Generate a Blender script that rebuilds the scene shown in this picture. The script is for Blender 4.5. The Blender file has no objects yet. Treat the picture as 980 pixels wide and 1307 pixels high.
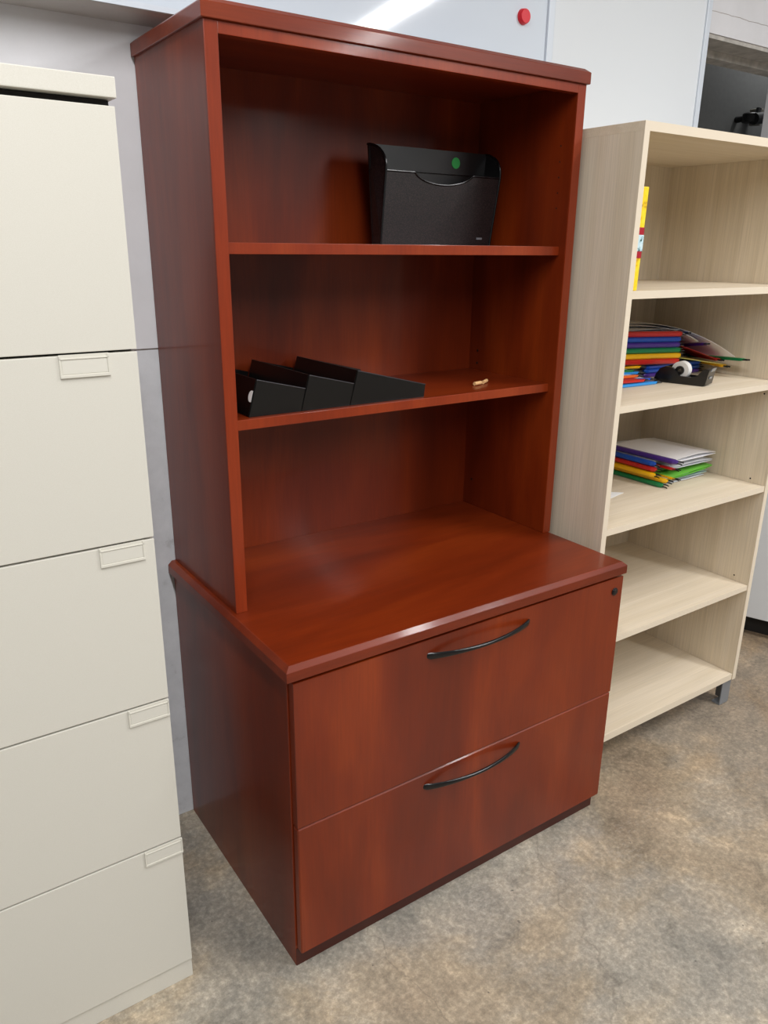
import bpy, bmesh, math, random
from mathutils import Vector, Matrix
random.seed(7)
C = bpy.context.scene
COL = C.collection

# ------------------------------------------------------------------ materials
def lin(c):
    out = []
    for v in c[:3]:
        v /= 255.0
        out.append(v / 12.92 if v <= 0.04045 else ((v + 0.055) / 1.055) ** 2.4)
    return (out[0], out[1], out[2], 1.0)

def base_mat(name, col, rough=0.5, metal=0.0, spec=0.5, coat=0.0, coat_rough=0.1):
    m = bpy.data.materials.new(name); m.use_nodes = True
    b = m.node_tree.nodes['Principled BSDF']
    b.inputs['Base Color'].default_value = lin(col)
    b.inputs['Roughness'].default_value = rough
    b.inputs['Metallic'].default_value = metal
    b.inputs['Specular IOR Level'].default_value = spec
    b.inputs['Coat Weight'].default_value = coat
    b.inputs['Coat Roughness'].default_value = coat_rough
    return m, m.node_tree.nodes, m.node_tree.links, b

def coords(N, L, scale=(1, 1, 1), kind='Object'):
    t = N.new('ShaderNodeTexCoord'); mp = N.new('ShaderNodeMapping')
    mp.inputs['Scale'].default_value = scale
    L.new(t.outputs[kind], mp.inputs['Vector']); return mp.outputs['Vector']

def noise(N, L, vec, scale, detail=6, rough=0.55, dist=0.0):
    n = N.new('ShaderNodeTexNoise'); n.inputs['Scale'].default_value = scale
    n.inputs['Detail'].default_value = detail; n.inputs['Roughness'].default_value = rough
    n.inputs['Distortion'].default_value = dist
    L.new(vec, n.inputs['Vector']); return n.outputs['Fac']

def ramp(N, L, fac, stops):
    r = N.new('ShaderNodeValToRGB'); e = r.color_ramp.elements
    while len(e) < len(stops): e.new(0.5)
    for i, (p, c) in enumerate(stops):
        e[i].position = p; e[i].color = lin(c)
    L.new(fac, r.inputs['Fac']); return r.outputs['Color']

def mixc(N, L, fac, a, b, mode='MIX'):
    m = N.new('ShaderNodeMix'); m.data_type = 'RGBA'; m.blend_type = mode
    if isinstance(fac, float): m.inputs[0].default_value = fac
    else: L.new(fac, m.inputs[0])
    for s, v in ((6, a), (7, b)):
        if isinstance(v, tuple): m.inputs[s].default_value = v
        else: L.new(v, m.inputs[s])
    return m.outputs[2]

def bump(N, L, b, h, strength=0.1, dist=0.01):
    n = N.new('ShaderNodeBump'); n.inputs['Strength'].default_value = strength
    n.inputs['Distance'].default_value = dist
    L.new(h, n.inputs['Height']); L.new(n.outputs['Normal'], b.inputs['Normal'])

def wood(name, sc, broad, dark, mid, light, rough=0.3, coat=0.25, fine_amt=0.25, streak=None):
    m, N, L, b = base_mat(name, mid, rough, 0, 0.3, coat, 0.1)
    v1 = coords(N, L, broad); v2 = coords(N, L, sc)
    c1 = ramp(N, L, noise(N, L, v1, 1.0, 4, 0.55, 0.6), [(0.25, dark), (0.5, mid), (0.78, light)])
    f = noise(N, L, v2, 1.0, 5, 0.65)
    g = ramp(N, L, f, [(0.32, (150, 150, 150)), (0.62, (255, 255, 255))])
    L.new(mixc(N, L, fine_amt, c1, g, 'MULTIPLY'), b.inputs['Base Color'])
    return m

CH = ((86, 25, 4), (116, 38, 7), (146, 57, 13))
M = {}
M['cherry_v'] = wood('cherry_vertical', (260, 260, 9), (5.5, 5.5, 1.0), *CH, rough=0.42, coat=0.3, fine_amt=0.22)
M['cherry_x'] = wood('cherry_lengthwise', (9, 260, 260), (1.0, 5.5, 5.5), *CH, rough=0.42, coat=0.3, fine_amt=0.22)
M['cherry_y'] = wood('cherry_crosswise', (260, 9, 260), (5.5, 1.0, 5.5), *CH, rough=0.42, coat=0.3, fine_amt=0.22)
M['cherry_edge'] = wood('cherry_edge', (200, 200, 12), (5.5, 5.5, 1.0), (118, 38, 14), (136, 49, 18), (152, 62, 24), rough=0.36, coat=0.2, fine_amt=0.2)
M['cherry_dark'] = base_mat('cherry_shadow_strip', (66, 20, 8), 0.5)[0]  # plain dark brown for the toe kick
CR = ((217, 202, 177), (224, 210, 187), (231, 218, 198))
M['ash_v'] = wood('pale_ash_vertical', (330, 330, 5), (30, 30, 1.2), *CR, rough=0.5, coat=0.0, fine_amt=0.24)
M['ash_x'] = wood('pale_ash_lengthwise', (5, 330, 330), (1.2, 30, 30), *CR, rough=0.45, coat=0.0, fine_amt=0.16)
M['ash_edge'] = base_mat('pale_ash_edge_band', (224, 211, 190), 0.45)[0]

def speck(name, col, rough, amt=0.06, sc=900, metal=0, coat=0):
    m, N, L, b = base_mat(name, col, rough, metal, 0.5, coat)
    f = noise(N, L, coords(N, L), sc, 2)
    L.new(mixc(N, L, amt, lin(col), ramp(N, L, f, [(0.3, (0, 0, 0)), (0.7, (255, 255, 255))]), 'OVERLAY'), b.inputs['Base Color'])
    bump(N, L, b, f, 0.05, 0.001)
    return m
M['putty'] = speck('putty_painted_steel', (209, 206, 196), 0.42)
M['putty_gap'] = base_mat('drawer_gap_dark', (28, 26, 24), 0.8)[0]
M['clear_plastic'] = base_mat('clear_label_plastic', (212, 209, 198), 0.18, 0, 0.6)[0]
M['card'] = base_mat('blank_label_card', (209, 206, 196), 0.6)[0]
M['black_metal'] = speck('black_satin_metal', (18, 18, 20), 0.32, 0.05, 600)
M['black_handle'] = base_mat('black_pull_metal', (16, 16, 18), 0.25, 0.3, 0.6)[0]
M['black_sorter'] = base_mat('black_gloss_sheet', (11, 10, 10), 0.3, 0, 0.5)[0]
M['hem_black'] = base_mat('black_folded_hem', (60, 60, 64), 0.28, 0.5, 0.9)[0]  # lighter grey sheen, stands in for the highlight on the sorter's folded edges
M['black_plastic'] = base_mat('black_gloss_plastic', (14, 14, 15), 0.25)[0]
M['hole'] = base_mat('peg_hole_black', (12, 6, 4), 0.9)[0]
M['silver'] = base_mat('silver_painted_steel', (150, 156, 164), 0.35, 0.5)[0]
M['alu'] = base_mat('whiteboard_aluminium', (214, 222, 232), 0.35, 0.1)[0]
M['alu_dark'] = base_mat('tray_underside', (188, 184, 180), 0.45, 0.1)[0]
M['whiteboard'] = base_mat('whiteboard_enamel', (216, 225, 236), 0.06, 0, 0.6)[0]
M['board2'] = base_mat('white_board_panel', (222, 227, 232), 0.3)[0]
M['red_magnet'] = base_mat('red_magnet_plastic', (214, 18, 40), 0.35)[0]
M['white_plastic'] = base_mat('white_plastic', (238, 238, 236), 0.4)[0]
M['paper'] = base_mat('white_paper', (244, 244, 244), 0.7)[0]
M['sticker_green'] = base_mat('green_sticker', (24, 148, 62), 0.5)[0]
M['dowel'] = base_mat('beech_dowel', (222, 178, 124), 0.6)[0]
M['white_steel'] = base_mat('white_cabinet_enamel', (214, 217, 220), 0.35)[0]
M['plinth'] = base_mat('black_plinth', (22, 20, 18), 0.7)[0]
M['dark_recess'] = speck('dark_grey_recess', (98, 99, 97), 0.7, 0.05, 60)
M['blackthing'] = base_mat('black_rubber', (8, 8, 8), 0.5)[0]
M['greything'] = base_mat('grey_plastic_cup', (120, 116, 104), 0.6)[0]

def mesh_black():
    m, N, L, b = base_mat('black_wire_mesh', (40, 30, 32), 0.45)
    v = coords(N, L, (1, 1, 1))
    n = N.new('ShaderNodeTexVoronoi'); n.inputs['Scale'].default_value = 420
    L.new(v, n.inputs['Vector'])
    L.new(ramp(N, L, n.outputs['Distance'], [(0.15, (62, 46, 48)), (0.5, (16, 13, 14))]), b.inputs['Base Color'])
    return m
M['mesh'] = mesh_black()

def plastic_sheet(name, col, trans=0.25):
    m, N, L, b = base_mat(name, col, 0.3)
    b.inputs['Transmission Weight'].default_value = trans
    b.inputs['IOR'].default_value = 1.2
    return m
SH = {'clear': plastic_sheet('poly_clear', (230, 233, 238), 0.1), 'white': plastic_sheet('poly_white', (248, 248, 252), 0.0),
      'red': plastic_sheet('poly_red', (206, 70, 78)), 'lime': plastic_sheet('poly_lime', (138, 222, 92)),
      'blue': plastic_sheet('poly_blue', (120, 160, 222)), 'yellow': plastic_sheet('poly_yellow', (232, 226, 130)),
      'mint': plastic_sheet('poly_mint', (200, 226, 222)), 'lilac': plastic_sheet('poly_lilac', (196, 186, 220))}
RL = {k: base_mat('rail_' + k, c, 0.3)[0] for k, c in dict(red=(196, 34, 30), blue=(20, 78, 178), purple=(76, 44, 140),
      green=(10, 122, 70), yellow=(240, 182, 16), orange=(236, 110, 40), sky=(48, 146, 224), cobalt=(34, 90, 214)).items()}

def yellow_pack():
    m, N, L, b = base_mat('yellow_package_print', (246, 212, 20), 0.3)
    n = noise(N, L, coords(N, L, (1, 1, 1)), 70, 3)
    L.new(ramp(N, L, n, [(0.32, (205, 160, 30)), (0.42, (246, 208, 18)), (0.7, (250, 226, 60))]), b.inputs['Base Color'])
    return m
M['yellow_pack'] = yellow_pack()
def label_pack():
    m, N, L, b = base_mat('pale_blue_package_label', (190, 220, 230), 0.35)
    n = noise(N, L, coords(N, L, (1, 1, 1)), 90, 3)
    L.new(ramp(N, L, n, [(0.36, (30, 70, 60)), (0.46, (190, 222, 232)), (0.7, (222, 236, 240))]), b.inputs['Base Color'])
    return m
M['label_pack'] = label_pack()
M['red_pack'] = base_mat('red_package_band', (168, 22, 40), 0.35)[0]

def wall_mat():
    m, N, L, b = base_mat('painted_wall', (196, 198, 200), 0.6)
    v = coords(N, L)
    sep = N.new('ShaderNodeSeparateXYZ'); L.new(v, sep.inputs[0])
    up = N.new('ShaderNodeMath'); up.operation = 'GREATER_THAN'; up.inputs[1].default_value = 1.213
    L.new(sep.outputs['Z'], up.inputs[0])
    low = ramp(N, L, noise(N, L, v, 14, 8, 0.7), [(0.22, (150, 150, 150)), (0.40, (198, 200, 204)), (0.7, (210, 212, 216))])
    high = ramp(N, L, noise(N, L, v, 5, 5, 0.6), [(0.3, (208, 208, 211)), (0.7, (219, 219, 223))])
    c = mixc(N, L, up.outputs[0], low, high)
    d = N.new('ShaderNodeMath'); d.operation = 'COMPARE'; d.inputs[1].default_value = 1.213; d.inputs[2].default_value = 0.0016
    L.new(sep.outputs['Z'], d.inputs[0])
    c = mixc(N, L, d.outputs[0], c, lin((96, 88, 82)))
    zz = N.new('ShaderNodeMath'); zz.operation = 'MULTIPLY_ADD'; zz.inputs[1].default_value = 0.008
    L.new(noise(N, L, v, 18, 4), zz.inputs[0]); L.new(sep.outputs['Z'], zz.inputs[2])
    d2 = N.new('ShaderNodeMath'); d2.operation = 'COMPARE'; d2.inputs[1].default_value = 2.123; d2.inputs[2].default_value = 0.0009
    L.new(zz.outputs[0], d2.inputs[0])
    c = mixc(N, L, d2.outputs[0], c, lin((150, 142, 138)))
    # scuffs on the lower half
    s = noise(N, L, coords(N, L, (1.0, 1, 2.2)), 40, 6, 0.75, 1.2)
    sf = N.new('ShaderNodeMapRange'); sf.inputs[1].default_value = 0.69; sf.inputs[2].default_value = 0.74
    L.new(s, sf.inputs[0])
    inv = N.new('ShaderNodeMath'); inv.operation = 'SUBTRACT'; inv.inputs[0].default_value = 1.0
    L.new(up.outputs[0], inv.inputs[1])
    k = N.new('ShaderNodeMath'); k.operation = 'MULTIPLY'; L.new(sf.outputs[0], k.inputs[0]); L.new(inv.outputs[0], k.inputs[1])
    c = mixc(N, L, k.outputs[0], c, lin((110, 104, 98)))
    L.new(c, b.inputs['Base Color'])
    bump(N, L, b, noise(N, L, v, 120, 3), 0.06, 0.004)
    return m
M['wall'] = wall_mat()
M['plain_wall'] = base_mat('plain_wall', (176, 178, 180), 0.7)[0]
M['far_wall'] = base_mat('far_wall_grey', (128, 128, 126), 0.8)[0]
M['ceiling'] = base_mat('ceiling_white', (226, 226, 224), 0.8)[0]
M['lintel'] = speck('lintel_soffit', (176, 172, 166), 0.7, 0.2, 30)

def floor_mat():
    m, N, L, b = base_mat('stained_concrete', (130, 122, 110), 0.4, 0, 0.4)
    v = coords(N, L)
    A = ramp(N, L, noise(N, L, v, 2.6, 12, 0.66, 0.35), [(0.30, (120, 117, 110)), (0.42, (156, 150, 140)), (0.54, (182, 173, 158)), (0.70, (212, 203, 187))])
    Bf = noise(N, L, coords(N, L, (1, 1.25, 1)), 1.5, 12, 0.62, 0.5)
    Bc = ramp(N, L, Bf, [(0.33, (132, 134, 132)), (0.47, (164, 158, 148)), (0.56, (174, 156, 130)), (0.70, (146, 122, 96))])
    c = mixc(N, L, 0.55, A, Bc)
    # mid-size stains
    st = noise(N, L, coords(N, L, (1.3, 1, 1)), 6.5, 12, 0.7, 0.6)
    c = mixc(N, L, 0.75, c, ramp(N, L, st, [(0.30, (112, 112, 110)), (0.44, (160, 160, 158)), (0.56, (176, 174, 170)), (0.72, (218, 213, 204))]), 'OVERLAY')
    # warmer away from the wall, to the right
    sep = N.new('ShaderNodeSeparateXYZ'); L.new(v, sep.inputs[0])
    mr = N.new('ShaderNodeMapRange'); mr.inputs[1].default_value = 0.7; mr.inputs[2].default_value = 1.7
    mr.inputs[3].default_value = 0.0; mr.inputs[4].default_value = 0.42
    L.new(sep.outputs['X'], mr.inputs[0])
    c = mixc(N, L, mr.outputs[0], c, lin((214, 176, 134)), 'MULTIPLY')
    # fine crisp grain
    f = noise(N, L, v, 75, 12, 0.8)
    c = mixc(N, L, 0.55, c, ramp(N, L, f, [(0.32, (84, 84, 84)), (0.5, (172, 172, 172)), (0.66, (244, 244, 244))]), 'OVERLAY')
    # pale scrapes in clusters
    s = noise(N, L, coords(N, L, (1, 1.8, 1)), 80, 8, 0.7)
    cl = noise(N, L, v, 3.3, 4)
    pr = N.new('ShaderNodeMath'); pr.operation = 'MULTIPLY'; L.new(s, pr.inputs[0]); L.new(cl, pr.inputs[1])
    mk = N.new('ShaderNodeMapRange'); mk.inputs[1].default_value = 0.33; mk.inputs[2].default_value = 0.46; mk.inputs[4].default_value = 0.22
    L.new(pr.outputs[0], mk.inputs[0])
    c = mixc(N, L, mk.outputs[0], c, lin((220, 214, 204)))
    # dark specks
    k = noise(N, L, v, 42, 2, 0.5)
    mk2 = N.new('ShaderNodeMapRange'); mk2.inputs[1].default_value = 0.735; mk2.inputs[2].default_value = 0.765; mk2.inputs[4].default_value = 0.75
    L.new(k, mk2.inputs[0])
    c = mixc(N, L, mk2.outputs[0], c, lin((62, 60, 58)))
    # a few thin cracks
    vo = N.new('ShaderNodeTexVoronoi'); vo.feature = 'DISTANCE_TO_EDGE'; vo.inputs['Scale'].default_value = 0.8
    wn = N.new('ShaderNodeTexNoise'); wn.inputs['Scale'].default_value = 5; wn.inputs['Detail'].default_value = 8
    L.new(v, wn.inputs['Vector'])
    add = N.new('ShaderNodeVectorMath'); add.operation = 'MULTIPLY_ADD'; add.inputs[1].default_value = (0.22, 0.22, 0.22)
    L.new(wn.outputs['Color'], add.inputs[0]); L.new(v, add.inputs[2]); L.new(add.outputs[0], vo.inputs['Vector'])
    ck = N.new('ShaderNodeMapRange'); ck.inputs[1].default_value = 0.0; ck.inputs[2].default_value = 0.0025
    ck.inputs[3].default_value = 0.35; ck.inputs[4].default_value = 0.0
    L.new(vo.outputs['Distance'], ck.inputs[0])
    c = mixc(N, L, ck.outputs[0], c, lin((90, 82, 74)))
    L.new(c, b.inputs['Base Color'])
    rr = N.new('ShaderNodeMapRange'); rr.inputs[3].default_value = 0.28; rr.inputs[4].default_value = 0.55
    L.new(st, rr.inputs[0]); L.new(rr.outputs[0], b.inputs['Roughness'])
    bump(N, L, b, f, 0.06, 0.003)
    return m
M['floor'] = floor_mat()

# ------------------------------------------------------------------ mesh helpers
def box(bm, x0, x1, y0, y1, z0, z1, bev=0.0, seg=2):
    b2 = bmesh.new()
    vs = [b2.verts.new(p) for p in ((x0,y0,z0),(x1,y0,z0),(x1,y1,z0),(x0,y1,z0),(x0,y0,z1),(x1,y0,z1),(x1,y1,z1),(x0,y1,z1))]
    for f in ((0,3,2,1),(4,5,6,7),(0,1,5,4),(1,2,6,5),(2,3,7,6),(3,0,4,7)): b2.faces.new([vs[i] for i in f])
    if bev > 0:
        bmesh.ops.bevel(b2, geom=list(b2.edges), offset=bev, segments=seg, profile=0.6, affect='EDGES')
    merge(bm, b2)

def merge(bm, b2, mat=None):
    if mat is not None: bmesh.ops.transform(b2, matrix=mat, verts=b2.verts)
    idx = {v: bm.verts.new(v.co) for v in b2.verts}
    for f in b2.faces:
        try: bm.faces.new([idx[v] for v in f.verts])
        except ValueError: pass
    b2.free()

def rings(bm, loops, cap=True, closed=True):
    R = [[bm.verts.new(p) for p in l] for l in loops]
    n = len(R[0])
    for a, b in zip(R, R[1:]):
        for i in range(n if closed else n - 1):
            bm.faces.new((a[i], a[(i+1) % n], b[(i+1) % n], b[i]))
    if cap:
        bm.faces.new(list(reversed(R[0]))); bm.faces.new(R[-1])

def prism(bm, poly, y0, y1):                      # polygon in XZ, pushed along Y
    rings(bm, [[(x, y0, z) for x, z in poly], [(x, y1, z) for x, z in poly]])

def prism_z(bm, poly, z0, z1):
    rings(bm, [[(x, y, z0) for x, y in poly], [(x, y, z1) for x, y in poly]])

def prism_x(bm, poly, x0, x1):                    # polygon in YZ
    rings(bm, [[(x0, y, z) for y, z in poly], [(x1, y, z) for y, z in poly]])

def cyl(bm, c, axis, r, h, n=24, r2=None):
    a = Vector(axis).normalized(); u = a.orthogonal().normalized(); w = a.cross(u); c = Vector(c)
    r2 = r if r2 is None else r2
    def ring(o, rr): return [c + a*o + (u*math.cos(t) + w*math.sin(t))*rr for t in [2*math.pi*i/n for i in range(n)]]
    e = min(r, abs(h)) * 0.12
    rings(bm, [ring(0, r), ring(h - e, r2), ring(h, r2 - e)])

def slab(bm, x0, x1, y0, y1, z0, zv, zt, b):      # worktop with a chamfer round the front and sides
    def rect(i, z, k=0): return [(x0+i, y0+i, z), (x1-i, y0+i, z), (x1-i, y1-k, z), (x0+i, y1-k, z)]
    rings(bm, [rect(0.001, z0), rect(0, z0+0.001), rect(0, zv-0.0008), rect(0.0008, zv+0.0004), rect(b-0.001, zt-0.0005), rect(b+0.0008, zt)])

def sheet(bm, P, nu, nv, th):                     # thin curved sheet; P(u, v) -> point
    top = [[bm.verts.new(Vector(P(i/nu, j/nv)) + Vector((0, 0, th/2))) for j in range(nv+1)] for i in range(nu+1)]
    bot = [[bm.verts.new(Vector(P(i/nu, j/nv)) - Vector((0, 0, th/2))) for j in range(nv+1)] for i in range(nu+1)]
    for i in range(nu):
        for j in range(nv):
            bm.faces.new((top[i][j], top[i+1][j], top[i+1][j+1], top[i][j+1]))
            bm.faces.new((bot[i][j], bot[i][j+1], bot[i+1][j+1], bot[i+1][j]))
    for i in range(nu):
        bm.faces.new((top[i][0], bot[i][0], bot[i+1][0], top[i+1][0]))
        bm.faces.new((top[i][nv], top[i+1][nv], bot[i+1][nv], bot[i][nv]))
    for j in range(nv):
        bm.faces.new((top[0][j], top[0][j+1], bot[0][j+1], bot[0][j]))
        bm.faces.new((top[nu][j], bot[nu][j], bot[nu][j+1], top[nu][j+1]))

def obj(name, bm, mat, parent=None, smooth=False):
    """bm is in world coordinates; it becomes local to the root thing's location."""
    me = bpy.data.meshes.new(name)
    root = parent
    while root is not None and root.parent is not None: root = root.parent
    off = Vector(root.location) if root is not None else Vector((0, 0, 0))
    if root is None:
        n = len(bm.verts)
        lo = [min(v.co[i] for v in bm.verts) for i in range(3)]; hi = [max(v.co[i] for v in bm.verts) for i in range(3)]
        off = Vector(((lo[0]+hi[0])/2, (lo[1]+hi[1])/2, lo[2]))
    for v in bm.verts: v.co -= off
    bmesh.ops.recalc_face_normals(bm, faces=bm.faces)
    bm.to_mesh(me); bm.free()
    if smooth:
        for p in me.polygons: p.use_smooth = True
        try: me.set_sharp_from_angle(angle=math.radians(35))
        except Exception: pass
    me.materials.append(M[mat] if isinstance(mat, str) else mat)
    o = bpy.data.objects.new(name, me); COL.objects.link(o)
    if parent is not None: o.parent = parent
    else: o.location = off
    return o

def tag(o, label, cat, group=None):
    o['label'] = label; o['category'] = cat
    if group: o['group'] = group
    return o

def thing(name, label, cat, loc, group=None):
    o = bpy.data.objects.new(name, None); COL.objects.link(o); o.location = loc
    o.empty_display_size = 0.05
    return tag(o, label, cat, group)

def struct(name, bm, mat):
    me = bpy.data.meshes.new(name)
    bmesh.ops.recalc_face_normals(bm, faces=bm.faces)
    bm.to_mesh(me); bm.free(); me.materials.append(M[mat])
    o = bpy.data.objects.new(name, me); COL.objects.link(o); o['kind'] = 'structure'
    return o

def B(*boxes, bev=0.0):
    bm = bmesh.new()
    for b in boxes: box(bm, *b, bev=bev)
    return bm

def Bc(x0, x1, y0, y1, z0, z1, c):               # box with one flat chamfer
    bm = bmesh.new(); box(bm, x0, x1, y0, y1, z0, z1, c, 1); return bm

# ------------------------------------------------------------------ the room
YW = 0.577
XL, XR, YF, ZC = -3.0, 4.6, -4.6, 2.75
struct('floor', B((XL-.1, XR+.1, YF-.1, 1.3, -0.08, 0.0)), 'floor')
struct('ceiling', B((XL-.1, XR+.1, YF-.1, 1.3, ZC, ZC+0.08)), 'ceiling')
OX0, OX1, OZ0, OZ1, OY = 1.789, 2.395, 1.02, 2.06, 0.727       # the opening in the back wall
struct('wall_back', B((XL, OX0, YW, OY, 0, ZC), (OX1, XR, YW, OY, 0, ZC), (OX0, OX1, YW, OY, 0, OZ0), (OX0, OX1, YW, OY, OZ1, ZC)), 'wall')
struct('wall_left', B((XL-.1, XL, YF, 1.3, 0, ZC)), 'plain_wall')
struct('wall_right', B((XR, XR+.1, YF, 1.3, 0, ZC)), 'plain_wall')
struct('wall_front', B((XL, XR, YF-.1, YF, 0, ZC)), 'far_wall')
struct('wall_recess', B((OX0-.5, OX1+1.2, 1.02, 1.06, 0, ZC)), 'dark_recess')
struct('trim_1', B((OX0, OX1, YW+.004, OY, OZ1-0.012, OZ1-0.0005)), 'lintel')
struct('trim_2', B((OX0, OX1, OY-.055, OY, OZ1-0.035, OZ1-0.0125)), 'lintel')
struct('trim_3', B((OX0-.008, OX0+.0005, YW-.004, YW+.03, OZ0, OZ1+.002)), 'white_plastic')

# dark things seen through the opening
bm = bmesh.new()
cyl(bm, (2.665, 0.955, 1.925), (0, 0, 1), 0.030, 0.034, 20)
cyl(bm, (2.655, 0.93, 1.935), (1, 0, 0.15), 0.022, 0.06, 20)
cyl(bm, (2.705, 0.955, 1.940), (0.35, 0, 1), 0.011, 0.045, 16)
t = thing('wall_hook', 'small black hook shape on the dark wall seen through the high opening', 'hook', (2.67, 1.0, 1.92))
obj('hook_body', bm, 'blackthing', t, True)
bm = bmesh.new(); cyl(bm, (2.668, 1.0195, 1.942), (0, -1, 0), .012, .05, 16); obj('mounting_plate', bm, 'blackthing', t, True)
bm = bmesh.new(); cyl(bm, (2.752, 0.985, 1.925), (0, 0, 1), 0.022, 0.06, 20, 0.027)
box(bm, 2.745, 2.76, 0.99, 1.02, 1.94, 1.96)
tag(obj('wall_cup', bm, 'greything', None, True), 'dull grey cup beside the black hook inside the dark opening', 'cup')

# ------------------------------------------------------------------ cherry lateral file credenza
W, D, HT, HV, ZT = 0.9, 0.574, 0.6885, 0.712, 0.7186
cz = thing('file_credenza', 'cherry two-drawer lateral file credenza on the concrete floor under the hutch', 'cabinet', (W/2, D/2, 0))
s = obj('side_panel', B((0, 0.021, 0, D, 0, HT), bev=.0012), 'cherry_v', cz)
obj('side_panel', B((W-0.021, W, 0, D, 0, HT), bev=.0012), 'cherry_v', cz)
obj('back_panel', B((0.021, W-0.021, D-0.012, D, 0.03, HT)), 'cherry_v', cz)
obj('bottom_panel', B((0.021, W-0.021, 0.02, D-0.012, 0.03, 0.046)), 'cherry_x', cz)
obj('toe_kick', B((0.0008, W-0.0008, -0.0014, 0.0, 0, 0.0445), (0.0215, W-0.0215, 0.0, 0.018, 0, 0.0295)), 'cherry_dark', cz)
bm = bmesh.new(); slab(bm, -0.012, 0.905, -0.0259, D, HT, 0.7098, ZT, 0.0102)
obj('top', bm, 'cherry_x', cz)
DY0, DY1 = -0.0211, -0.0015
def pull(x0, x1, z, parent):
    bm = bmesh.new(); n = 28; loops = []
    for i in range(n+1):
        u = i/n; k = 4*u*(1-u)
        x = x0 + (x1-x0)*u
        y = DY0 + 0.003 - 0.030*k**0.8
        e = abs(2*u-1)
        wz = 0.0042 + 0.0042*e**2; wy = 0.0042 - 0.0012*e
        if i in (0, n): wz *= .55; wy *= .6
        loops.append([(x, y + wy*math.cos(t), z + wz*math.sin(t) - .004*e**3*0) for t in [2*math.pi*j/12 for j in range(12)]])
    rings(bm, loops)
    return obj('handle', bm, 'black_handle', parent, True)
d1 = obj('drawer', B((0.003, 0.9015, DY0, DY1, 0.3618, 0.681), bev=.0012), 'cherry_v', cz)
d2 = obj('drawer', Bc(0.003, 0.9015, DY0, DY1, 0.0469, 0.3592, .0024), 'cherry_v', cz)
pull(0.304, 0.595, 0.645, d1); pull(0.305, 0.593, 0.327, d2)
bm = bmesh.new(); cyl(bm, (0.873, DY0, 0.647), (0, -1, 0), 0.0095, 0.003, 24); cyl(bm, (0.873, DY0-.003, 0.647), (0, -1, 0), 0.0065, 0.0015, 20)
lk = obj('lock', bm, 'black_metal', d1, True)

# ------------------------------------------------------------------ cherry hutch
HX0, HX1, HTK, HY, HH, HD, HB = 0.0065, 0.9002, 0.0245, 0.2261, 1.7716, 1.7526, 0.553
hu = thing('bookcase_hutch', 'tall cherry open-shelf hutch standing on the file credenza', 'hutch', ((HX0+HX1)/2, 0.4, ZT))
pL = obj('side_panel', B((HX0, HX0+HTK, HY+.0035, D, ZT+.0003, HH), bev=.0008), 'cherry_v', hu)
pR = obj('side_panel', B((HX1-HTK, HX1, HY+.0035, D, ZT+.0003, HH), bev=.0008), 'cherry_v', hu)
obj('edge_band', B((HX0, HX0+HTK, HY, HY+.0035, ZT+.0003, HH), bev=.0008), 'cherry_edge', pL)
obj('edge_band', B((HX1-HTK, HX1, HY, HY+.0035, ZT+.0003, HH), bev=.0008), 'cherry_edge', pR)
obj('back_panel', B((HX0+HTK, HX1-HTK, HB, HB+0.008, ZT+.0003, HH)), 'cherry_v', hu)
bm = bmesh.new(); slab(bm, HX0-0.006, HX1+0.0052, 0.2198, D, HH, 1.7948, 1.803, 0.0115)
obj('top', bm, 'cherry_x', hu)
obj('header_rail', B((HX0+HTK, HX1-HTK, HY, HY+0.02, HD, HH), bev=.0008), 'cherry_edge', hu)
for z0, z1 in ((1.4123, 1.4322), (1.0895, 1.1095)):
    sh = obj('shelf', B((HX0+HTK+.0008, HX1-HTK-.0008, 0.2508, HB-.001, z0, z1), bev=.0008), 'cherry_x', hu)
    obj('edge_band', B((HX0+HTK+.0008, HX1-HTK-.0008, 0.2473, 0.2508, z0, z1), bev=.0008), 'cherry_edge', sh)
for pn, xa, sx in ((pL, HX0+HTK, 1), (pR, HX1-HTK, -1)):
    for y in (0.266, 0.52):
        for k in range(22):
            z = 0.795 + k*0.0333 if y > .4 else 1.55 + (k-18)*0.0333
            if 0.76 < z < 1.70 and (y > .4 or z > 1.5):
                if y > .4 and k not in (0, 10, 11, 20): continue
                bm = bmesh.new(); cyl(bm, (xa - sx*0.0006, y, z), (sx, 0, 0), 0.0017 if y < .4 else 0.0034, 0.0012, 10)
                obj('shelf_pin_hole', bm, 'hole', pn)

# ------------------------------------------------------------------ black mesh wall file on the upper shelf
zs = 1.4326
wf = thing('wall_file', 'black mesh document pocket with a green dot standing on the upper hutch shelf', 'file holder', (0.66, 0.45, zs))
YBK, YFT, ZBK, ZFT = 0.475, 0.420, 1.644, 1.588
bm = bmesh.new(); prism(bm, [(0.497, zs), (0.818, zs), (0.829, ZBK), (0.484, ZBK)], YBK-.002, YBK)
obj('back_plate', bm, 'black_metal', wf)
bm = bmesh.new(); prism(bm, [(0.4855, 1.594), (0.8275, 1.594), (0.829, ZBK+.001), (0.484, ZBK+.001)], YBK-.007, YBK-.002)
obj('top_band', bm, 'black_metal', wf)
bm = bmesh.new(); cyl(bm, (0.733, YBK-.007, 1.6195), (0, -1, 0), 0.0125, 0.0009, 28)
obj('sticker', bm, 'sticker_green', wf)
def fy(z): return YFT + .010 - .010*(z-zs)/(ZFT-zs)
def scoop(x):                                      # top line of the front panel with its finger scoop
    u = (x - 0.662)/0.084
    return ZFT - (0.0235*math.sqrt(max(0, 1-u*u))**1.3 if abs(u) < 1 else 0)
def fx(u, z):                                      # the pocket flares outward towards its top
    k = (z-zs)/(ZFT-zs)
    a, b = 0.4915 + .0055*k, 0.818 + .016*k
    return a + (b-a)*u
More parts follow.
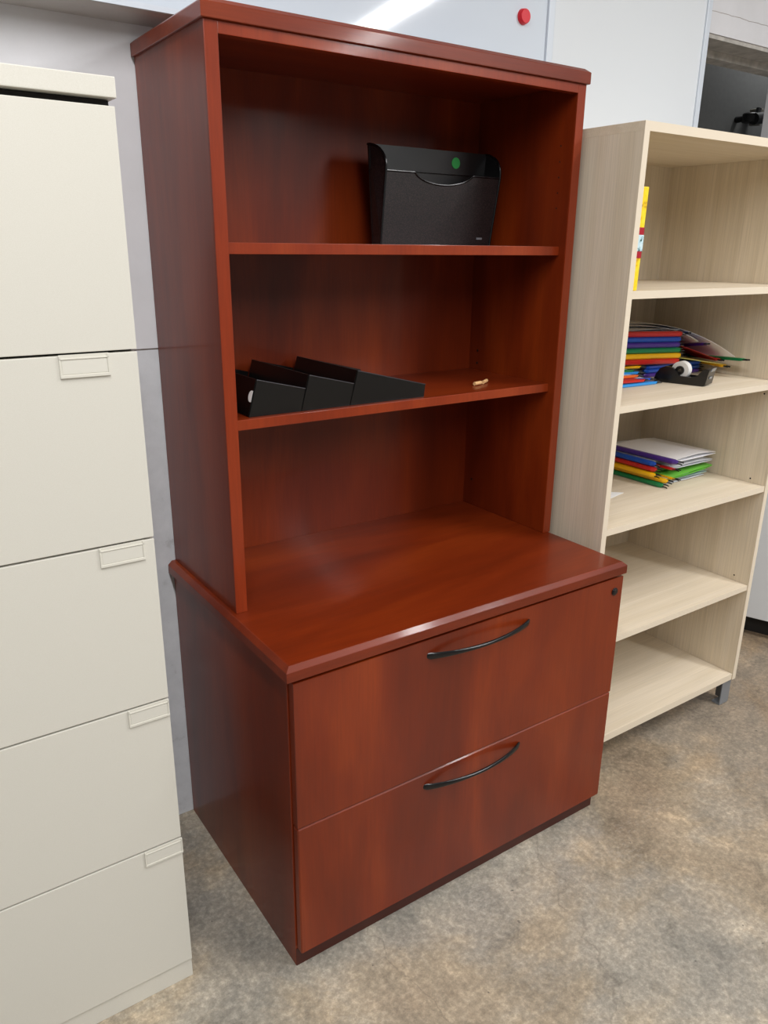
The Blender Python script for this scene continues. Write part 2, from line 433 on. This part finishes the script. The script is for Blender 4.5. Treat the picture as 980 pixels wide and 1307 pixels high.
US = [i/72 for i in range(73)]
def xt(u): return fx(u, ZFT)
bm = bmesh.new()
rings(bm, [[(fx(u, zs), fy(zs), zs), (fx(u, scoop(xt(u))), fy(scoop(xt(u))), scoop(xt(u))), (fx(u, scoop(xt(u))), fy(scoop(xt(u)))+.002, scoop(xt(u))), (fx(u, zs), fy(zs)+.002, zs)] for u in US])
obj('front_panel', bm, 'mesh', wf)
def wire(pts, r=.003):
    bm = bmesh.new(); loops = []
    for i, q in enumerate(pts):
        t = (Vector(pts[min(i+1, len(pts)-1)]) - Vector(pts[max(i-1, 0)])).normalized()
        u = t.cross(Vector((.3, .9, .1))).normalized(); w = t.cross(u)
        loops.append([Vector(q) + u*(r*math.cos(a)) + w*(r*math.sin(a)) for a in [math.pi*2*j/8 for j in range(8)]])
    rings(bm, loops); return bm
obj('rim_wire', wire([(fx(u, scoop(xt(u))), fy(scoop(xt(u))), scoop(xt(u))) for u in US], .0024), 'black_handle', wf, True)
for e in (0, 1):
    s_ = 1 if e == 0 else -1
    curve = []
    for i in range(15):                            # swept ear from the front rim up to the back plate
        a = math.pi/2*i/14
        y = YBK - (YBK-YFT)*math.cos(a); z = ZFT + .010*(1-e*0) + (ZBK-ZFT-.010)*math.sin(a)
        k = (y-YFT)/(YBK-YFT)
        xx = fx(e, ZFT)*(1-k) + (0.484 if e == 0 else 0.829)*k
        curve.append((xx, y, z))
    base = [(0.497 if e == 0 else 0.818, YBK, zs), (fx(e, zs), fy(zs), zs)]
    loop = base + [(fx(e, ZFT), YFT, ZFT)] + curve
    bm = bmesh.new(); rings(bm, [loop, [(x + s_*.002, y, z) for x, y, z in loop]])
    sp = obj('side_panel', bm, 'mesh' if e == 0 else 'black_metal', wf)
    obj('rim_wire', wire([(fx(e, zs), fy(zs), zs+.001), (fx(e, ZFT), YFT, ZFT)] + curve, .0028), 'black_handle', sp, True)
obj('floor_panel', B((0.499, 0.816, fy(zs)+.003, YBK-.0022, zs+.0002, zs+0.002)), 'black_metal', wf)
obj('maker_plate', B((0.774, 0.791, fy(1.449)-.002, fy(1.449)+.0005, 1.4465, 1.4512), bev=.0006), 'silver', wf)

# ------------------------------------------------------------------ three-step black sorter on the middle shelf
zb = 1.1098; YN, YFR = 0.262, 0.530
so = thing('step_sorter', 'black three-step desktop file sorter on the middle hutch shelf', 'file sorter', (0.29, 0.4, zb))
obj('base_plate', B((0.072, 0.498, YN+.0022, YFR-.0022, zb, zb+.002)), 'black_sorter', so)
for xb in (0.070, 0.186, 0.302):
    bm = bmesh.new()
    x2 = xb + 0.0195; h = 1.182
    prism(bm, [(xb, zb+.002), (xb+.002, zb+.002), (x2+.002, h), (x2, h)], YN+.0022, YFR-.0022)
    dv = obj('divider', bm, 'black_sorter', so)
    if xb < .1:
        bm = bmesh.new()
        c = Vector((xb+.0108, 0.2695, 1.149)); ax = Vector((-.963, 0, .27))
        cyl(bm, c, ax, 0.0115, 0.0008, 32)
        for v in bm.verts: v.co.y = max(v.co.y, YN+.0035)
        bmesh.ops.remove_doubles(bm, verts=bm.verts, dist=1e-6)
        st = obj('sticker', bm, 'white_plastic', dv); st['label'] = 'round white sticker'
for y0 in (YN, YFR-.002):
    for xb, xe, last in ((0.070, 0.186, 0), (0.186, 0.302, 0), (0.302, 0.498, 1)):
        bm = bmesh.new()
        top = xb + .0205
        ze = 1.181 - 0.245*(xe + (0.011 if not last else 0.003) - top)
        xt = xe + (0.0105 if not last else 0.003)
        prism(bm, [(xb+.0004, zb), (xe-.0004, zb), (xt, ze), (top, 1.181)], y0, y0+.002)
        bmesh.ops.bevel(bm, geom=list(bm.edges), offset=.0006, segments=2, affect='EDGES')
        sw = obj('side_wall', bm, 'black_sorter', so)
        if y0 == YN:
            obj('hem', wire([(top, y0+.0008, 1.1812), ((top+xt)/2, y0+.0008, (1.1812+ze)/2+.0001), (xt, y0+.0008, ze+.0002)], .0013), 'hem_black', sw, True)  # wire added along the folded edge to carry its bright highlight line

# ------------------------------------------------------------------ two dowel scraps on the middle shelf
bm = bmesh.new(); cyl(bm, (0.694, 0.318, zb+.0045), (0.9, 0.22, 0), 0.0045, 0.026, 12)
tag(obj('wooden_dowel', bm, 'dowel', None, True), 'left of two short pale wood dowels lying on the middle hutch shelf', 'dowel', 'dowels on the middle shelf')
bm = bmesh.new(); cyl(bm, (0.727, 0.324, zb+.0045), (0.78, 0.5, 0), 0.0045, 0.03, 12)
tag(obj('wooden_dowel', bm, 'dowel', None, True), 'right of two short pale wood dowels lying on the middle hutch shelf', 'dowel', 'dowels on the middle shelf')

# ------------------------------------------------------------------ pale bookcase
BX0, BX1, BY, BB, BH, BT = 0.935, 1.6813, 0.083, 0.560, 1.6885, 0.0175
bc = thing('open_bookcase', 'pale ash open bookcase on silver feet right of the cherry hutch', 'bookcase', ((BX0+BX1)/2, 0.32, 0))
qL = obj('side_panel', B((BX0, BX0+BT, BY+.001, BB, 0.0919, BH-.0195), bev=.0004), 'ash_v', bc)
qR = obj('side_panel', B((BX1-BT, BX1, BY+.001, BB, 0.0919, BH-.0195), bev=.0004), 'ash_v', bc)
obj('edge_band', B((BX0, BX0+BT, BY, BY+.001, 0.0919, BH-.0195)), 'ash_edge', qL)
obj('edge_band', B((BX1-BT, BX1, BY, BY+.001, 0.0919, BH-.0195)), 'ash_edge', qR)
tp = obj('top', B((BX0, BX1, BY+.001, BB, BH-.0195, BH), bev=.0004), 'ash_x', bc)
obj('edge_band', B((BX0, BX1, BY, BY+.001, BH-.0195, BH)), 'ash_edge', tp)
obj('back_panel', B((BX0+BT, BX1-BT, BB-0.008, BB-.0005, 0.0919, BH-.0195)), 'ash_v', bc)
for i, (zt_, zb_) in enumerate(((1.337, 1.319), (1.0697, 1.0525), (0.7549, 0.7375), (0.4293, 0.4125), (0.113, 0.0919))):
    sh = obj('shelf' if i < 4 else 'bottom_panel', B((BX0+BT+.0005, BX1-BT-.0005, 0.087, BB-.0085, zb_, zt_), bev=.0004), 'ash_x', bc)
    obj('edge_band', B((BX0+BT+.0005, BX1-BT-.0005, 0.086, 0.087, zb_, zt_)), 'ash_edge', sh)
for z in (1.289, 1.028, 0.768, 0.447):
    for y in ((0.135, 0.469) if z > 1.2 else (0.135,)):
        bm = bmesh.new(); cyl(bm, (BX1-BT+.0006, y, z), (-1, 0, 0), 0.0026, 0.0012, 10)
        obj('shelf_pin_hole', bm, 'hole', qR)
for x0, x1 in ((BX0+.004, BX0+.05), (BX1-.05, BX1-.004)):
    for y0 in (0.093, 0.50):
        bm = B((x0, x1, y0, y0+.004, 0.004, 0.0915), (x1-.004 if x1 > 1.2 else x0, x1 if x1 > 1.2 else x0+.004, y0+.004, y0+.045, 0.004, 0.0915), bev=.0006)
        box(bm, x0+.002, x1-.002, y0+.002, y0+.03, 0.0, 0.006)
        obj('leg', bm, 'silver', bc)

# yellow package leaning inside the left side panel
yp = thing('yellow_package', 'flat yellow package with red band upright on the bookcase upper shelf', 'package', (0.965, 0.2, 1.3372))
YZ0, YX0, YX1 = 1.3375, 0.9535, 0.9775
def ybox(z0, z1, g=0.0): return B((YX0+g*0, YX1+g, 0.092-g, 0.24, z0, z1), bev=.002)
def lean(bm):
    for v in bm.verts: v.co.x += (v.co.z - YZ0)*0.022
    return bm
obj('package_body', lean(ybox(YZ0, YZ0+.222)), 'yellow_pack', yp)
obj('red_band', lean(ybox(1.408, 1.475, .0006)), 'red_pack', yp)
obj('printed_label', lean(ybox(1.423, 1.459, .0012)), 'label_pack', yp)

# ------------------------------------------------------------------ hanging folders
def folder(near, ang, side, z, rail, film, L=0.27, Dp=0.23, rh=0.011, rw=0.016, gap=0.004, tilt=0.0, droop=0.0, label='', group='', hooks=True, wav=0.0):
    """near = XY of the rail's visible end; ang = direction the rail runs away from it; side = +1/-1 where the film lies"""
    d = Vector((math.cos(ang), math.sin(ang), 0)); p = Vector((-d.y, d.x, 0))*side
    o = Vector((near[0], near[1], z))
    t = thing('hanging_folder', label, 'folder', o + d*L/2, group)
    # rail: a rounded bar with chamfered ends
    bm = bmesh.new(); loops = []
    for s_, k in ((0, .45), (.012, 1), (L-.012, 1), (L, .45)):
        zz = rh/2 + tilt*s_
        sec = [(-rw/2, -rh/2*.5), (-rw/2*.6, -rh/2), (rw/2*.6, -rh/2), (rw/2, -rh/2*.5), (rw/2, rh/2*.5), (rw/2*.6, rh/2), (-rw/2*.6, rh/2), (-rw/2, rh/2*.5)]
        loops.append([o + d*s_ + p*(a*k) + Vector((0, 0, zz + b*(k*.4+.6))) for a, b in sec])
    rings(bm, loops)
    r = obj('rail', bm, RL[rail], t)
    if hooks:
        for s_, dr in ((0.0, -1), (L, 1)):
            bm = bmesh.new()
            for q, hz in ((-.0035, .3), (.0035, .7)):
                loops = []
                for i in range(6):
                    u = i/5
                    c = o + d*(s_ - dr*.004 + dr*.022*u) + p*(q + .004*math.sin(u*3)) + Vector((0, 0, max(rh*hz, .0032) + tilt*s_ - .0006*u*u))
                    w = .0022*(1 - .35*u)
                    loops.append([c + p*(w*math.cos(a)) + Vector((0, 0, w*math.sin(a))) for a in [math.pi*2*j/6 for j in range(6)]])
                rings(bm, loops)
            obj('hook', bm, 'blackthing', r, True)
    for kk in range(2):
        bm = bmesh.new()
        def P(u, v, kk=kk):
            s_ = .012 + (L-.024)*u; q = rw*.3 + Dp*v
            zz = rh*(.25 + .5*kk) + tilt*s_ + wav*math.sin(u*5+kk)*v - droop*v*v*(1 - .0*kk)
            zz += (gap if kk else -gap*.2)*math.sin(math.pi*min(1, v))*.6
            return o + d*s_ + p*q + Vector((0, 0, max(zz, .0012 + kk*.0012)))
        sheet(bm, P, 6, 10, .0008)
        obj('film', bm, SH[film], t, True)
    return t

Z2, Z3 = 1.0699, 0.7551
R = math.radians
G2 = 'hanging folders piled behind the tape dispenser'
G3 = 'hanging folders piled on the middle bookcase shelf'
GS = 'hanging folders fanned beside the tape dispenser'
# big pile: three low folders to the right, six on top of them to the left
low = [('purple', 'lilac', 'lowest'), ('blue', 'clear', 'second lowest'), ('cobalt', 'clear', 'third lowest')]
for i, (rc, fc, w) in enumerate(low):
    folder((1.622, 0.335), R(180-3), -1, Z2 + i*.0125, rc, fc, L=0.25, Dp=0.195, rh=.0115, label='%s-railed hanging folder, %s in the big pile behind the tape dispenser' % ({'cobalt': 'bright blue'}.get(rc, rc), w), group=G2)
up = [('red', 'red', 'dark red-railed hanging folder just under the yellow one in the big pile'),
      ('yellow', 'yellow', 'yellow-railed hanging folder in the big pile behind the tape dispenser'),
      ('green', 'clear', 'green-railed hanging folder just above the yellow one in the big pile'),
      ('purple', 'lilac', 'purple-railed hanging folder between green and blue in the big pile'),
      ('blue', 'clear', 'blue-railed hanging folder under the red top one in the big pile'),
      ('red', 'white', 'bright red-railed hanging folder near the top of the big pile')]
for i, (rc, fc, lb) in enumerate(up):
    folder((1.492 + random.uniform(-.004, .006), 0.322 + random.uniform(-.003, .003)), R(180-4), -1, Z2 + .0378 + i*.0158, rc, fc, L=0.27, Dp=0.20, rh=.0148, rw=.02, tilt=.035, droop=.004, label=lb, group=G2)
zt2 = Z2 + .0378 + 6*.0158
# folders turned the other way on top, their films sagging to the right
def sag_folder(rail, film, pts, raila, railb, label, th=.001):
    """film spans a 4x3 control net (bezier-ish), rail between two points"""
    t = thing('hanging_folder', label, 'folder', Vector(raila), G2)
    bm = bmesh.new()
    def bz(a, b, c, d, u): return a*(1-u)**3 + b*3*u*(1-u)**2 + c*3*u*u*(1-u) + d*u**3
    def P(u, v):
        rows = [bz(*[Vector(q) for q in row], u) for row in pts]
        return rows[0]*(1-v)**2 + rows[1]*2*v*(1-v) + rows[2]*v*v
    sheet(bm, P, 16, 8, th); obj('film', bm, SH[film], t, True)
    a, b = Vector(raila), Vector(railb); d = (b-a).normalized(); L = (b-a).length
    p = Vector((-d.y, d.x, 0)).normalized(); n = d.cross(p)
    bm = bmesh.new(); loops = []
    for s_, k in ((0, .5), (.01, 1), (L-.01, 1), (L, .5)):
        loops.append([a + d*s_ + p*(x*k) + n*(z*k) for x, z in ((-.008, -.004), (.008, -.004), (.008, .004), (-.008, .004))])
    rings(bm, loops); r = obj('rail', bm, RL[rail], t)
    for s_, dr in ((0, -1), (L, 1)):
        bm = bmesh.new()
        for q in (-.004, .004):
            cyl(bm, a + d*(s_ - dr*.003) + p*q, d*dr, .0024, .017, 8)
        obj('hook', bm, 'blackthing', r, True)
    return t
sag_folder('blue', 'clear',
    [[(1.26,.36,zt2+.004),(1.36,.355,zt2+.007),(1.45,.35,zt2+.006),(1.50,.335,zt2+.002)],
     [(1.28,.44,zt2+.006),(1.38,.44,zt2+.010),(1.50,.43,zt2+.006),(1.55,.40,zt2-.02)],
     [(1.30,.54,zt2+.006),(1.40,.54,zt2+.008),(1.52,.53,zt2-.00),(1.57,.50,zt2-.03)]],
    (1.515, .318, zt2-.008), (1.60, .49, zt2-.03), 'blue-railed clear hanging folder turned sideways on top of the big pile')
sag_folder('purple', 'white',
    [[(1.33,.42,zt2+.010),(1.43,.38,zt2+.016),(1.50,.34,zt2+.008),(1.535,.290,zt2-.030)],
     [(1.34,.48,zt2+.012),(1.45,.45,zt2+.018),(1.56,.42,zt2+.006),(1.590,.36,zt2-.050)],
     [(1.36,.54,zt2+.012),(1.46,.54,zt2+.016),(1.58,.53,zt2-.000),(1.625,.49,zt2-.055)]],
    (1.540, .268, zt2-.036), (1.605, .40, zt2-.058), 'purple-railed white hanging folder sliding off the right of the big pile')
sag_folder('green', 'white',
    [[(1.36,.44,zt2+.014),(1.46,.40,zt2+.022),(1.57,.34,zt2+.012),(1.598,.205,zt2-.070)],
     [(1.38,.49,zt2+.015),(1.50,.47,zt2+.024),(1.61,.42,zt2+.010),(1.628,.29,zt2-.078)],
     [(1.40,.54,zt2+.016),(1.52,.54,zt2+.022),(1.62,.53,zt2+.000),(1.645,.42,zt2-.082)]],
    (1.612, .182, zt2-.077), (1.650, .40, zt2-.090), 'green-tipped white hanging folder drooping farthest right off the big pile')
sag_folder('red', 'red',
    [[(1.46,.35,Z2+.098),(1.52,.33,Z2+.088),(1.57,.30,Z2+.066),(1.602,.262,Z2+.046)],
     [(1.48,.40,Z2+.100),(1.54,.39,Z2+.090),(1.60,.36,Z2+.066),(1.625,.32,Z2+.046)],
     [(1.50,.48,Z2+.100),(1.56,.48,Z2+.090),(1.62,.46,Z2+.066),(1.648,.42,Z2+.050)]],
    (1.612, .262, Z2+.046), (1.652, .40, Z2+.048), 'red hanging folder with its film curling out right of the big pile')
sag_folder('yellow', 'yellow',
    [[(1.46,.34,Z2+.058),(1.52,.31,Z2+.050),(1.57,.275,Z2+.040),(1.602,.245,Z2+.036)],
     [(1.48,.39,Z2+.060),(1.54,.37,Z2+.052),(1.60,.34,Z2+.042),(1.622,.30,Z2+.036)],
     [(1.50,.46,Z2+.060),(1.56,.46,Z2+.052),(1.62,.44,Z2+.042),(1.645,.40,Z2+.038)]],
    (1.612, .240, Z2+.030), (1.652, .38, Z2+.030), 'yellow-edged hanging folder bending out under the red film, right of the pile')

# fanned small pile in front of the bookcase's left side
fan = [((1.316, 0.257), 177, 'sky', 'blue', 0, 'sky-blue hanging folder, lowest of the fan left of the tape dispenser'),
       ((1.326, 0.287), 170, 'cobalt', 'clear', .004, 'bright blue hanging folder low in the fan left of the tape dispenser'),
       ((1.268, 0.262), 173, 'red', 'red', .009, 'red hanging folder in the fan left of the tape dispenser'),
       ((1.276, 0.292), 174, 'orange', 'clear', .0165, 'orange hanging folder in the fan left of the tape dispenser'),
       ((1.300, 0.310), 166, 'sky', 'clear', .0215, 'pale blue hanging folder in the fan under the green one'),
       ((1.285, 0.315), 164, 'green', 'mint', .027, 'green hanging folder near the top of the fan left of the tape'),
       ((1.330, 0.328), 162, 'yellow', 'yellow', .0335, 'yellow hanging folder, topmost of the fan left of the tape dispenser')]
for nr, a, rc, fc, dz, lb in fan:
    folder(nr, R(a), -1, Z2 + dz, rc, fc, L=0.25, Dp=0.11, rh=.0078, rw=.013, gap=.002, label=lb, group=GS)

# lower pile, rails running back
low3 = [((1.387, .244), 90, 'green', 'clear', 0, 'green-railed hanging folder at the bottom of the lower pile'),
        ((1.398, .238), 91, 'yellow', 'mint', .0125, 'lower of two yellow-railed hanging folders in the lower pile'),
        ((1.377, .268), 91, 'yellow', 'lime', .0270, 'upper of two yellow-railed hanging folders in the lower pile'),
        ((1.385, .272), 90, 'red', 'mint', .0420, 'red-railed hanging folder on the left of the lower pile'),
        ((1.389, .280), 90, 'blue', 'clear', .0565, 'blue-railed hanging folder second from the top of the lower pile'),
        ((1.418, .226), 92, 'purple', 'white', .0705, 'purple-railed white hanging folder topmost of the lower pile')]
for nr, a, rc, fc, dz, lb in low3:
    folder(nr, R(a), -1, Z3 + dz, rc, fc, L=0.25, Dp=0.12 if dz == .0270 else 0.215, rh=.0135, rw=.02, gap=.004 if dz < .02 else .008, droop=.004 if dz else -.002, label=lb, group=G3)
tw = folder((1.424, .236), R(90), -1, Z3 + .0490, 'red', 'clear', L=0.26, Dp=0.2, rh=.007, gap=.006, rw=.014, label='second red-railed hanging folder set further right in the lower pile', group=G3)
tw = folder((1.424, .232), R(91), -1, Z3 + .0205, 'yellow', 'lime', L=0.26, Dp=0.205, rh=.006, gap=.005, rw=.014, droop=-.010, label='light green hanging folder with film curling up right in the lower pile', group=G3)

# white paper at the front of the same shelf
bm = bmesh.new()
a = Vector((1.246, .272, Z3+.0004)); d1_ = Vector((-.72, .69, 0)); d2_ = Vector((-.975, -.21, 0))
def PP(u, v): return a + d1_*(.17*v) + d2_*(.13*u) + Vector((0, 0, .0008 + .004*math.sin(u*3)*v))
bm = bmesh.new(); sheet(bm, PP, 6, 6, .0008)
tag(obj('paper_sheet', bm, 'paper', None, True), 'white paper corner at the left front of the middle bookcase shelf', 'paper')

# ------------------------------------------------------------------ tape dispenser
td = thing('tape_dispenser', 'black desk tape dispenser with a white roll on the bookcase shelf', 'tape dispenser', (1.40, .22, Z2))
e0 = Vector((1.349, .292, 0)); ax = Vector((1.388, .148, 0)) - e0; LN = ax.length; ax.normalize(); px = Vector((-ax.y, ax.x, 0))
prof = [(0.004, 0), (LN-.012, 0), (LN-.004, .004), (LN, .030), (LN+.004, .0475), (LN-.010, .048), (LN-.016, .044), (LN-.030, .026), (LN-.045, .022),
        (.072, .022), (.062, .034), (.050, .0435), (.030, .046), (.016, .040), (.004, .022), (0, .008)]
def tdp(s_, w, z): return e0 + ax*s_ + px*w + Vector((0, 0, Z2 + z))
WD = .056
bm = bmesh.new()                                    # two cheeks with the roll well between, solid nose
rings(bm, [[tdp(s_, w, z) for s_, z in prof] for w in (0, .009)])
rings(bm, [[tdp(s_, w, z) for s_, z in prof] for w in (WD-.009, WD)])
core = [(0.004, 0), (LN-.012, 0), (LN-.004, .004), (LN, .030), (LN+.004, .0475), (LN-.010, .048), (LN-.016, .044), (LN-.030, .022), (LN-.045, .012), (.02, .010), (.006, .022), (0, .008)]
rings(bm, [[tdp(s_, w, z) for s_, z in core] for w in (.009, WD-.009)])
obj('body', bm, 'black_plastic', td)
bm = bmesh.new()
def tube_ring(bm, c, axis, r0, r1, w, n=32):
    u = Vector((0, 0, 1)); v = axis.cross(u)
    loops = []
    for r_, o_ in ((r0, -w/2), (r1, -w/2), (r1, w/2), (r0, w/2), (r0, -w/2)):
        loops.append([c + axis*o_ + (u*math.cos(t) + v*math.sin(t))*r_ for t in [2*math.pi*i/n for i in range(n)]])
    rings(bm, loops, cap=False)
cR = tdp(.066, WD/2, .036)
tube_ring(bm, cR, px, .0125, .0245, .026)
obj('tape_roll', bm, 'white_plastic', td, True)
bm = bmesh.new(); tube_ring(bm, cR, px, .006, .0122, .034)
obj('hub', bm, 'black_plastic', td, True)
bm = bmesh.new()
rings(bm, [[tdp(LN+.003, w, .040), tdp(LN+.0075, w, .049), tdp(LN+.006, w, .0495), tdp(LN+.001, w, .045)] for w in (.012, WD-.012)])
obj('cutter_blade', bm, 'silver', td)
bm = bmesh.new()
rings(bm, [[tdp(LN+.0002, w, .020), tdp(LN+.0012, w, .026), tdp(LN-.002, w, .026), tdp(LN-.002, w, .02)] for w in (.018, .036)])
obj('maker_plate', bm, 'silver', td)

# ------------------------------------------------------------------ putty five-drawer lateral file at left
FX, FY = -0.1866, 0.0957
FXL = FX - 0.914
fc = thing('filing_cabinet', 'putty beige steel five-drawer lateral filing cabinet left of the hutch', 'cabinet', ((FX+FXL)/2, .33, 0))
obj('body', B((FXL+.002, FX-.002, FY+.022, 0.56, 0.0, 1.6184), bev=.001), 'putty', fc)
obj('gap_backing', B((FXL+.006, FX-.004, FY+.016, FY+.0222, 0.03, 1.6184)), 'putty_gap', fc)
obj('base', B((FXL, FX, FY+.004, FY+.0215, 0.0, 0.0452), bev=.001), 'putty', fc)
obj('top', B((FXL-.001, FX+.0025, FY-.004, 0.562, 1.6196, 1.6465), bev=.0015), 'putty', fc)
lev = [1.6115, 1.273, 0.9654, 0.6586, 0.3523, 0.0458]
hx = [None, -0.303, -0.277, -0.260, -0.2585]
for i in range(5):
    dr = obj('drawer', B((FXL+.0005, FX, FY, FY+.0155, lev[i+1]+.0018, lev[i]-.0018), bev=.0012), 'putty', fc)
    if hx[i] is not None:
        x0, z1 = hx[i], lev[i] - .0005
        bm = B((x0, x0+.0725, FY-.0016, FY+.0005, z1-.034, z1), bev=.0005)
        lh = obj('label_holder', bm, 'clear_plastic', dr)
        bm = B((x0, x0+.0725, FY-.0034, FY-.0014, z1-.034, z1-.0295), (x0, x0+.0725, FY-.003, FY-.0014, z1-.007, z1-.005),
               (x0, x0+.0028, FY-.003, FY-.0014, z1-.0296, z1-.001), (x0+.0697, x0+.0725, FY-.003, FY-.0014, z1-.0296, z1-.001), bev=.0006)
        obj('holder_rim', bm, 'clear_plastic', lh)
        obj('label_card', B((x0+.004, x0+.069, FY-.0021, FY-.0014, z1-.028, z1-.008)), 'card', lh)

# ------------------------------------------------------------------ boards on the wall
wb = thing('whiteboard', 'glossy whiteboard in an aluminium frame on the wall above the hutch', 'whiteboard', (-.1, .57, 1.83))
obj('board', B((-1.28, 1.097, 0.563, YW-.0005, 1.85, 2.70)), 'whiteboard', wb)
obj('frame', B((1.097, 1.119, 0.556, YW-.0005, 1.83, 2.72), (-1.30, -1.28, 0.556, YW-.0005, 1.83, 2.72), (-1.28, 1.097, 0.556, YW-.0005, 1.83, 1.853), (-1.28, 1.097, 0.556, YW-.0005, 2.70, 2.72), bev=.0015), 'alu', wb)
bm = bmesh.new()
prism_x(bm, [(0.5765, 1.829), (0.500, 1.829), (0.486, 1.833), (0.484, 1.842), (0.489, 1.842), (0.502, 1.836), (0.556, 1.836), (0.556, 1.846), (0.5765, 1.846)], -1.1, 0.9)
obj('marker_tray', bm, 'alu_dark', wb)
bm = bmesh.new(); prism_x(bm, [(0.4835, 1.834), (0.4835, 1.8435), (0.489, 1.8435), (0.489, 1.8425), (0.4845, 1.8405), (0.4845, 1.834)], -1.1, 0.9)
obj('tray_lip', bm, 'alu', wb)
bm = bmesh.new(); cyl(bm, (1.012, 0.563, 1.984), (0, -1, 0), 0.0185, 0.012, 32, 0.0165)
tag(obj('magnet', bm, 'red_magnet', None, True), 'round red magnet stuck on the whiteboard', 'magnet')
b2 = thing('wall_board', 'matte white board between the whiteboard and the dark opening', 'board', (1.45, .57, 1.76))
obj('board', B((1.121, 1.757, 0.565, YW-.0005, 1.73, 2.70)), 'board2', b2)
obj('frame', B((1.757, 1.778, 0.559, YW-.0005, 1.72, 2.72), (1.121, 1.757, 0.559, YW-.0005, 2.70, 2.72), (1.121, 1.757, 0.559, YW-.0005, 1.72, 1.733), bev=.0015), 'alu', b2)

# ------------------------------------------------------------------ white steel cabinet beyond the bookcase
wc = thing('white_cabinet', 'white cabinet on a black plinth at the right edge beyond the bookcase', 'cabinet', (2.3, .1, 0))
fd = Vector((.354, -.935, 0)); dd = Vector((.935, .354, 0)); c0 = Vector((2.125, .432, 0))
def obox(s0, s1, t0, t1, z0, z1, bev=0):
    b2_ = bmesh.new(); box(b2_, s0, s1, t0, t1, z0, z1, bev=bev)
    for v in b2_.verts: v.co = c0 + fd*v.co.x + dd*v.co.y + Vector((0, 0, v.co.z))
    return b2_
obj('carcass', obox(0, .62, .018, .40, .08, .92, .002), 'white_steel', wc)
obj('door', obox(.002, .618, 0, .0175, .081, .918, .002), 'white_steel', wc)
obj('plinth', obox(.02, .60, .055, .38, 0, .0799), 'plinth', wc)

# ------------------------------------------------------------------ light
def area(name, loc, sx, sy, e, col=(1, .985, .95), rot=(0, 0, 0)):
    l = bpy.data.lights.new(name, 'AREA'); l.shape = 'RECTANGLE'; l.size = sx; l.size_y = sy; l.energy = e; l.color = col
    o = bpy.data.objects.new(name, l); o.location = loc; o.rotation_euler = rot; COL.objects.link(o); return o
LC = (1.0, 1.0, 1.0)
ANG = math.radians(10.7)                         # the right-hand row runs slightly askew to the wall
for k in range(3):
    y = -1.79 - 1.24*k
    area('ceiling_tube', (2.37 + .19*(-1.77 - y), y, ZC-.03), 0.15, 1.2, 34, LC, (0, 0, ANG))
for y in (-1.0, -2.22, -3.44):
    area('ceiling_tube', (-0.45, y, ZC-.03), .16, 1.2, 32, LC)
area('ceiling_tube', (1.74, -1.10, ZC-.03), .15, 1.0, 24, LC, (0, 0, ANG))
area('far_room_light', (2.9, 0.87, 2.5), .2, .2, 3, LC)  # added fill, no visible source; lifts the darkness inside the opening
w = bpy.data.worlds.new('World'); C.world = w; w.use_nodes = True
w.node_tree.nodes['Background'].inputs[0].default_value = (.9, .95, 1, 1)
w.node_tree.nodes['Background'].inputs[1].default_value = 0.3
C.view_settings.view_transform = 'Standard'
C.view_settings.look = 'None'
C.view_settings.exposure = 0.0

# ------------------------------------------------------------------ camera
cam = bpy.data.cameras.new('Camera'); co = bpy.data.objects.new('Camera', cam); COL.objects.link(co)
rt = Vector((0.82538282, -0.56449292, 0.00953636)); upv = Vector((0.17379423, 0.2701147, 0.947013)); fw = Vector((0.53715804, 0.77999089, -0.32105365))
mtx = Matrix(((rt.x, upv.x, -fw.x), (rt.y, upv.y, -fw.y), (rt.z, upv.z, -fw.z))).to_4x4()
mtx.translation = Vector((-0.56098384, -1.12201395, 1.42609796))
co.matrix_world = mtx
cam.sensor_fit = 'VERTICAL'; cam.sensor_height = 36.0; cam.lens = 995.64*36/1307
cam.clip_start = 0.01
C.camera = co
